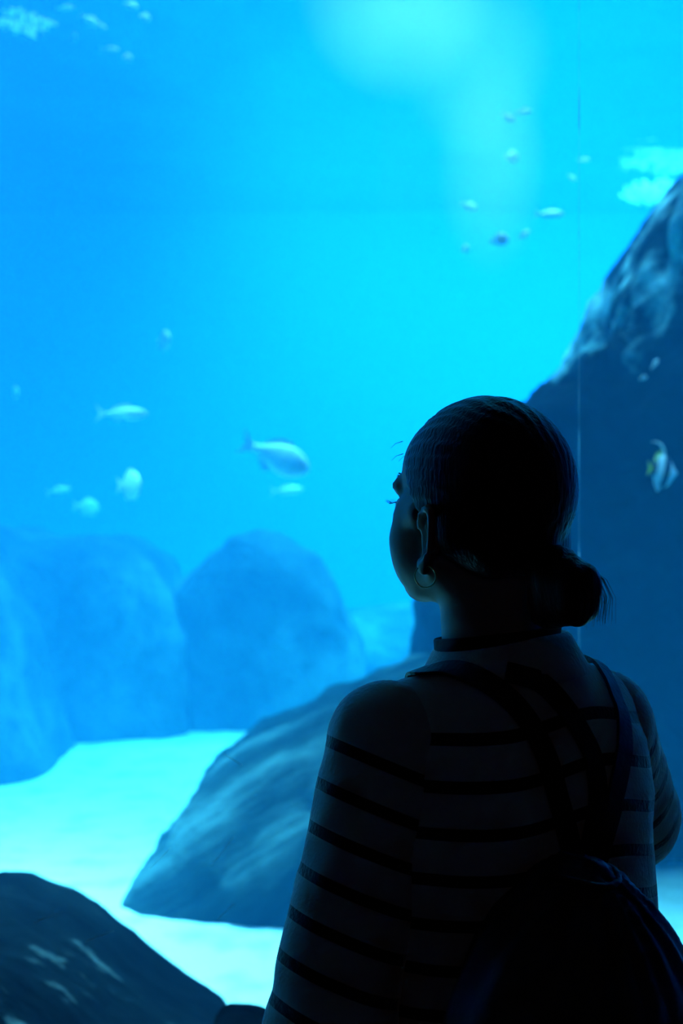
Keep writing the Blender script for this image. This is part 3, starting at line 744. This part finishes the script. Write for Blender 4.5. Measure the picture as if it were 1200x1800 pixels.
# ------------------------------------------------------------------ fish
def fin(name, outline, thick, mat, parent, plane='xz', off=(0, 0, 0)):
    """thin solid fin from an outline; thicker at its first point"""
    n = len(outline); V = []
    for sg in (-1, 1):
        for i, (a, b) in enumerate(outline):
            t = thick * (.35 if 0 < i < n - 1 else 1)
            V.append((a + off[0], sg * t / 2 + off[1], b + off[2]) if plane == 'xz' else (a + off[0], b + off[1], sg * t / 2 + off[2]))
    F = [tuple(range(n))[::-1], tuple(range(n, 2 * n))] + [(i, (i + 1) % n, n + (i + 1) % n, n + i) for i in range(n)]
    return mesh_obj(name, V, F, mat, parent, smooth=False)
def fish_body(sec, bend, mat, parent, n=14):
    V, F = [], []
    for x, h, w, zc in sec:
        for k in range(n):
            a = 2 * math.pi * k / n
            V.append((x, w * math.cos(a) + bend * x * x, zc + h * math.sin(a)))
    m = len(sec)
    for i in range(m - 1):
        for k in range(n): F.append((i*n+k, (i+1)*n+k, (i+1)*n+(k+1) % n, i*n+(k+1) % n))
    F.append(tuple(range(n))); F.append(tuple((m-1)*n+k for k in range(n))[::-1])
    return mesh_obj('body', V, F, mat, parent)
pale = simple('pale_scales', (.48, .58, .58), .4, noise=30, color2=(.56, .66, .64), bump=.1)
silver = simple('silver_scales', (.60, .70, .70), .3, noise=24, color2=(.84, .9, .9), bump=.1)
fin_m = simple('fin_skin', (.55, .64, .64), .5)
eye_m = simple('fish_eye', (.01, .01, .012), .15)
def make_fish(deep, L, mat, detail=True):
    root = empty('fish'); k = L
    prof = [(-.36,.055),(-.28,.06),(-.16,.12),(0,.19),(.14,.215),(.26,.20),(.36,.155),(.44,.09),(.49,.03)]
    fish_body([(x*k, h*deep*k, h*.48*k, -.0*k) for x, h in prof], 0, mat, root)
    fin('tail_fin', [(-.34*k,.03*k),(-.44*k,.10*k*deep**.5),(-.55*k,.19*k),(-.47*k,.02*k),(-.47*k,-.02*k),(-.55*k,-.17*k),(-.44*k,-.09*k*deep**.5),(-.34*k,-.03*k)], .014*k, fin_m, root)
    d = .2 * deep * k
    fin('dorsal_fin', [(.20*k,d*.95),(.12*k,d+.07*k),(-.05*k,d+.05*k),(-.2*k,d*.45+.06*k),(-.24*k,d*.4),(0,d*.85)], .012*k, fin_m, root)
    if detail:
        fin('anal_fin', [(-.02*k,-d*.9),(-.10*k,-d-.04*k),(-.2*k,-d*.6-.03*k),(-.24*k,-d*.4)], .012*k, fin_m, root)
        for sg in (-1, 1):
            fin('pectoral_fin', [(.16*k,.0),(.06*k,sg*.10*k),(-.02*k,sg*.11*k),(.08*k,0)], .01*k, fin_m, root, 'xy', (0, sg*.085*k, -.03*k))
            me = bpy.data.meshes.new('eye'); import bmesh; bm = bmesh.new(); bmesh.ops.create_uvsphere(bm, u_segments=10, v_segments=8, radius=.022*k); bm.to_mesh(me); bm.free(); me.materials.append(eye_m)
            e = bpy.data.objects.new('eye', me); col.objects.link(e); e.parent = root; e.location = (.36*k, sg*.062*k, .03*k)
    return root
def copy_tree(o):
    c = o.copy(); col.objects.link(c)
    for ch in o.children:
        d = ch.copy(); col.objects.link(d); d.parent = c; d.matrix_parent_inverse = ch.matrix_parent_inverse.copy()
    return c
def at(px, py, Y): return ((px - 600) * S * Y, Y, 1.55 - (py - 900) * S * Y)
protos = {}
def place_fish(kind, px, py, Y, len_px, yaw, pitch, label, group=None):
    """len_px: apparent length seen side-on; yaw 0 heads right, 90 away, -90 towards the glass"""
    deep, mat = {'round': (1.5, pale), 'oval': (1.05, silver), 'slim': (.62, pale)}[kind]
    if kind not in protos: f = protos[kind] = make_fish(deep, .3, mat)
    else: f = copy_tree(protos[kind])
    f.location = at(px, py, Y); s = len_px * S * Y / .3 / 1.05
    f.scale = (s, s, s); f.rotation_euler = (0, R(-pitch), R(yaw)); f.rotation_mode = 'XYZ'
    tag(f, label, 'fish', group); return f
place_fish('oval', 486, 803, 7.7, 134, 12, -22, 'largest pale fish gliding with its nose pointing down right, left of her head')
place_fish('round', 227, 853, 6.6, 84, -52, 0, 'round pale fish seen head on above the left ledge')
place_fish('round', 288, 600, 7.6, 56, -60, 5, 'small roundish fish high in open water above the long slim fish')
place_fish('round', 27, 690, 8.2, 34, -65, 0, 'tiny round fish near the left edge of the view')
place_fish('slim', 216, 727, 7.0, 92, 6, 0, 'long slim fish swimming level in the left half of the water')
place_fish('slim', 103, 862, 9.0, 44, 18, 12, 'faint small fish just above the left rock ledge')
place_fish('round', 152, 891, 9.2, 48, 30, -5, 'faint oval fish skimming the top of the left rock ledge')
place_fish('slim', 505, 862, 9.3, 60, 10, 4, 'faint fish below the largest fish, above the middle mound')
UR = 'small pale fish in the upper right water'
for a in [('oval', 893, 206, 7.6, 30, 20, -22, 'brightest tiny fish, lower left of the close pair in the glowing plume'),
          ('slim', 920, 196, 7.6, 32, 10, 10, 'tiny slim fish, upper right of the close pair in the glowing plume'),
          ('round', 899, 275, 8.2, 36, 40, 10, 'faint fish alone below the close pair in the plume'),
          ('oval', 824, 362, 8.0, 34, 15, -14, 'small fish just under the bottom tip of the glowing plume'),
          ('slim', 966, 376, 8.0, 54, 4, 0, 'thin level fish between the plume and the rock wall'),
          ('round', 878, 421, 7.6, 38, 20, 14, 'humped small fish with another close on its right, above her head'),
          ('slim', 921, 412, 7.6, 34, 40, 36, 'small fish climbing steeply right of the humped fish'),
          ('round', 817, 437, 8.0, 24, -60, 0, 'dot sized round fish, lowest and leftmost above her head'),
          ('slim', 1026, 281, 8.6, 24, 10, 5, 'faint tiny fish, higher one of two near the surface glint'),
          ('oval', 1005, 312, 8.6, 18, 10, -35, 'faint tiny fish, lower one of two near the surface glint')]: place_fish(*a, group=UR)
place_fish('slim', 1150, 640, 5.3, 30, 40, 42, 'small dim fish tilted upward in front of the dark rock wall')
place_fish('oval', 1130, 664, 5.4, 20, 30, 20, 'tiny dim fish just below left of another on the rock wall')
UL = 'small fish shapes standing in for surface glints at the upper left'  # small fish added in place of glints on the rippled surface
for i, a in enumerate([('oval', 157, 36, 7.4, 40, 15, -28, 'fish shaped glint, the brightest diagonal one at upper left'),
          ('slim', 115, 14, 7.6, 34, 5, 6, 'fish shaped glint at the top edge right of the surface streaks'),
          ('slim', 88, 41, 7.8, 28, 10, -12, 'fish shaped glint directly under the surface streaks'),
          ('slim', 50, 62, 7.6, 32, 12, -20, 'fish shaped glint, lowest on the far left side'),
          ('round', 130, 66, 7.4, 22, -50, 0, 'round dot of a fish shaped glint below the bright diagonal one'),
          ('slim', 178, 45, 7.4, 22, 20, -20, 'fish shaped glint right behind the bright diagonal one'),
          ('oval', 230, 9, 7.6, 28, 20, -15, 'fish shaped glint at the top edge, second from the right'),
          ('slim', 193, 87, 7.4, 34, 5, 0, 'level fish shaped glint, lower right of the group'),
          ('round', 224, 101, 7.4, 22, 50, 10, 'lowest and rightmost round fish shaped glint of the group'),
          ('round', 255, 30, 7.8, 22, 40, 0, 'faint rightmost fish shaped glint of the group near the top edge')]): place_fish(*a, group=UL)
# bannerfish
def banner_mat():
    m, nt, out = new_mat('banner_stripes')
    b = N(nt, 'ShaderNodeBsdfPrincipled'); nt.links.new(b.outputs[0], out.inputs['Surface']); b.inputs['Roughness'].default_value = .4
    tc = N(nt, 'ShaderNodeTexCoord'); sp = N(nt, 'ShaderNodeSeparateXYZ'); nt.links.new(tc.outputs['Object'], sp.inputs[0])
    ad = N(nt, 'ShaderNodeMath', operation='MULTIPLY_ADD'); ad.inputs[1].default_value = -.22; nt.links.new(sp.outputs[2], ad.inputs[0]); nt.links.new(sp.outputs[0], ad.inputs[2])
    mr = N(nt, 'ShaderNodeMapRange'); mr.inputs[1].default_value = -.1; mr.inputs[2].default_value = .1; nt.links.new(ad.outputs[0], mr.inputs[0])
    r = N(nt, 'ShaderNodeValToRGB'); r.color_ramp.interpolation = 'CONSTANT'; e = r.color_ramp.elements
    e[0].position = 0; e[0].color = (.5, .42, .02, 1); e[1].position = .2; e[1].color = (.02, .02, .03, 1)
    for p_, c_ in ((.30, (.85, .88, .88, 1)), (.47, (.015, .015, .02, 1)), (.64, (.8, .84, .85, 1)), (.86, (.3, .3, .1, 1)), (.93, (.6, .5, .03, 1))):
        k = e.new(p_); k.color = c_
    nt.links.new(mr.outputs[0], r.inputs[0]); nt.links.new(r.outputs[0], b.inputs['Base Color'])
    return m
yellow = simple('yellow_fin', (.55, .55, .03), .5); white = simple('white_filament', (.85, .88, .88), .5)
bf = empty('bannerfish', at(1164, 828, 5.2)); bf.rotation_euler = (0, R(6), R(38)); bf.scale = (1.0, 1.0, 1.0)
tag(bf, 'banner striped fish with white bands, yellow tail and long top filament by the rock wall', 'fish')
k = .17
fish_body([(x*k, h*k, w*k, 0) for x, h, w in [(-.36,.05,.02),(-.28,.14,.04),(-.16,.29,.06),(-.02,.37,.075),(.10,.36,.08),(.22,.28,.075),(.32,.17,.06),(.40,.085,.04),(.48,.03,.02)]], 0, banner_mat(), bf)
fin('tail_fin', [(-.34*k,.04*k),(-.5*k,.17*k),(-.46*k,0),(-.5*k,-.16*k),(-.34*k,-.04*k)], .012*k, yellow, bf)
fin('dorsal_fin', [(-.02*k,.34*k),(-.10*k,.44*k),(-.26*k,.34*k),(-.33*k,.15*k),(-.2*k,.2*k)], .012*k, yellow, bf)
fin('anal_fin', [(.02*k,-.34*k),(-.14*k,-.46*k),(-.26*k,-.3*k),(-.3*k,-.12*k)], .012*k, white, bf)
tube('filament', [(.02*k, 0, .33*k), (-.01*k, 0, .46*k), (-.10*k, 0, .56*k), (-.26*k, 0, .60*k), (-.42*k, 0, .57*k)], [.035*k, .03*k, .02*k, .012*k, .004*k], white, bf, n=6)
for sg in (-1, 1):
    fin('pectoral_fin', [(.18*k,.0),(.06*k,sg*.09*k),(.0*k,sg*.08*k),(.1*k,0)], .01*k, yellow, bf, 'xy', (0, sg*.075*k, -.06*k))
# ------------------------------------------------------------------ bubbles and surface glints
def plume_mat():
    m, nt, out = new_mat('bubble_plume')
    tc = N(nt, 'ShaderNodeTexCoord'); n = N(nt, 'ShaderNodeTexNoise'); n.inputs['Scale'].default_value = 1.6; n.inputs['Detail'].default_value = 3
    nt.links.new(tc.outputs['Object'], n.inputs['Vector'])
    sp = N(nt, 'ShaderNodeSeparateXYZ'); nt.links.new(tc.outputs['Object'], sp.inputs[0])
    def mth(op, a, b=None, c=None):
        q = N(nt, 'ShaderNodeMath', operation=op)
        for i, v in enumerate((a, b, c)):
            if v is None: continue
            if isinstance(v, (int, float)): q.inputs[i].default_value = v
            else: nt.links.new(v, q.inputs[i])
        return q.outputs[0]
    x, y, z = sp.outputs
    def blob(cx, cz, rx, rz, ry, amp):
        d = mth('ADD', mth('POWER', mth('DIVIDE', mth('SUBTRACT', x, cx), rx), 2.0), mth('POWER', mth('DIVIDE', mth('SUBTRACT', z, cz), rz), 2.0))
        d = mth('ADD', d, mth('POWER', mth('DIVIDE', y, ry), 2.0))
        return mth('MULTIPLY', mth('MAXIMUM', mth('SUBTRACT', 1.0, d), 0.0), amp)
    t = mth('ADD', blob(.30, 1.0, .55, .62, .5, 1.0), blob(.72, .62, .42, .55, .5, .5))
    t = mth('ADD', t, blob(.80, .05, .30, .62, .4, .7))
    t = mth('MULTIPLY', t, mth('ADD', mth('MULTIPLY', n.outputs['Fac'], 1.2), .2))
    t = mth('MULTIPLY', t, PLUME)
    sc = N(nt, 'ShaderNodeVolumeScatter'); sc.inputs['Color'].default_value = (.98, .98, .98, 1); nt.links.new(t, sc.inputs['Density'])
    nt.links.new(sc.outputs[0], out.inputs['Volume'])
    return m
PLUME = .75
v_, f_ = [], []
prof = [(-.75,.80,.10),(-.6,.80,.26),(-.2,.80,.34),(.2,.78,.48),(.5,.62,.70),(.8,.50,.84),(1.05,.48,.86)]
for z_, cx_, r_ in prof:
    for i in range(20):
        a = 2 * math.pi * i / 20; v_.append((cx_ + r_ * math.cos(a), min(r_, .55) * math.sin(a), z_))
for j in range(len(prof) - 1):
    for i in range(20): f_.append((j*20+i, j*20+(i+1) % 20, (j+1)*20+(i+1) % 20, (j+1)*20+i))
f_.append(tuple(range(20))[::-1]); f_.append(tuple((len(prof)-1)*20+i for i in range(20)))
pl = mesh_obj('bubble_plume', v_, f_, plume_mat()); pl.location = (0, 7.6, 3.36)
tag(pl, 'pale cloud of fine bubbles sinking from the surface at upper right', 'bubbles', kind='stuff')
glint_m = simple('glint_beads', (.9, .92, .92), .4)  # white beads added to imitate lit ripples on the water surface
def glint_beads(name, cx, cy, cz, rx, ry, rz, n, rb, label, seed):
    r_ = random.Random(seed); V, F = [], []
    t = (1 + 5 ** .5) / 2; iv = [Vector(q).normalized() for q in [(-1,t,0),(1,t,0),(-1,-t,0),(1,-t,0),(0,-1,t),(0,1,t),(0,-1,-t),(0,1,-t),(t,0,-1),(t,0,1),(-t,0,-1),(-t,0,1)]]
    fi = [(0,11,5),(0,5,1),(0,1,7),(0,7,10),(0,10,11),(1,5,9),(5,11,4),(11,10,2),(10,7,6),(7,1,8),(3,9,4),(3,4,2),(3,2,6),(3,6,8),(3,8,9),(4,9,5),(2,4,11),(6,2,10),(8,6,7),(9,8,1)]
    for _ in range(n):
        while True:
            x, y, z = [r_.uniform(-1, 1) for _ in range(3)]
            if x*x + y*y + z*z < 1 and vnoise(np.array(x*2.2+seed), np.array(y*2.2), np.array(z*1.7)) > -.3: break
        q = Vector((x*rx, y*ry, z*rz)); r2 = rb * r_.uniform(.4, 1.2); b = len(V)
        V += [q + w * r2 for w in iv]; F += [tuple(b + i for i in f) for f in fi]
    o = mesh_obj(name, V, F, glint_m); o.location = (cx, cy, cz)
    return tag(o, label, 'glint_beads', kind='stuff')
glint_beads('surface_glint', 2.78, 12.5, 4.36, .36, .3, .09, 420, .013, 'bright surface glint made of white beads beside the top of the rock wall', 3)
glint_beads('surface_glint', -1.72, 7.7, 4.20, .15, .2, .028, 220, .009, 'curved streak of surface glint made of white beads at the top left corner', 8)
# a thin string of bubbles clings to the panel joint; fine scratches on the acrylic
sc_m = simple('scratch', (.5, .55, .55), .5)
r3 = random.Random(2)
for x0, z0, x1, z1 in ((262,1528,300,1490),(392,1325,425,1345),(383,1615,410,1590),(60,1622,110,1602),(372,1520,412,1470),(150,1655,200,1636)):
    Yp = PY + .098; a = [(q - 600) * S * Yp for q in (x0, x1)]; b = [1.55 - (q - 900) * S * Yp for q in (z0, z1)]
    o = tube('scratch', [(a[0], Yp, b[0]), ((a[0]+a[1])/2 + .0004, Yp, (b[0]+b[1])/2), (a[1], Yp, b[1])], .00022, sc_m, win, n=4)
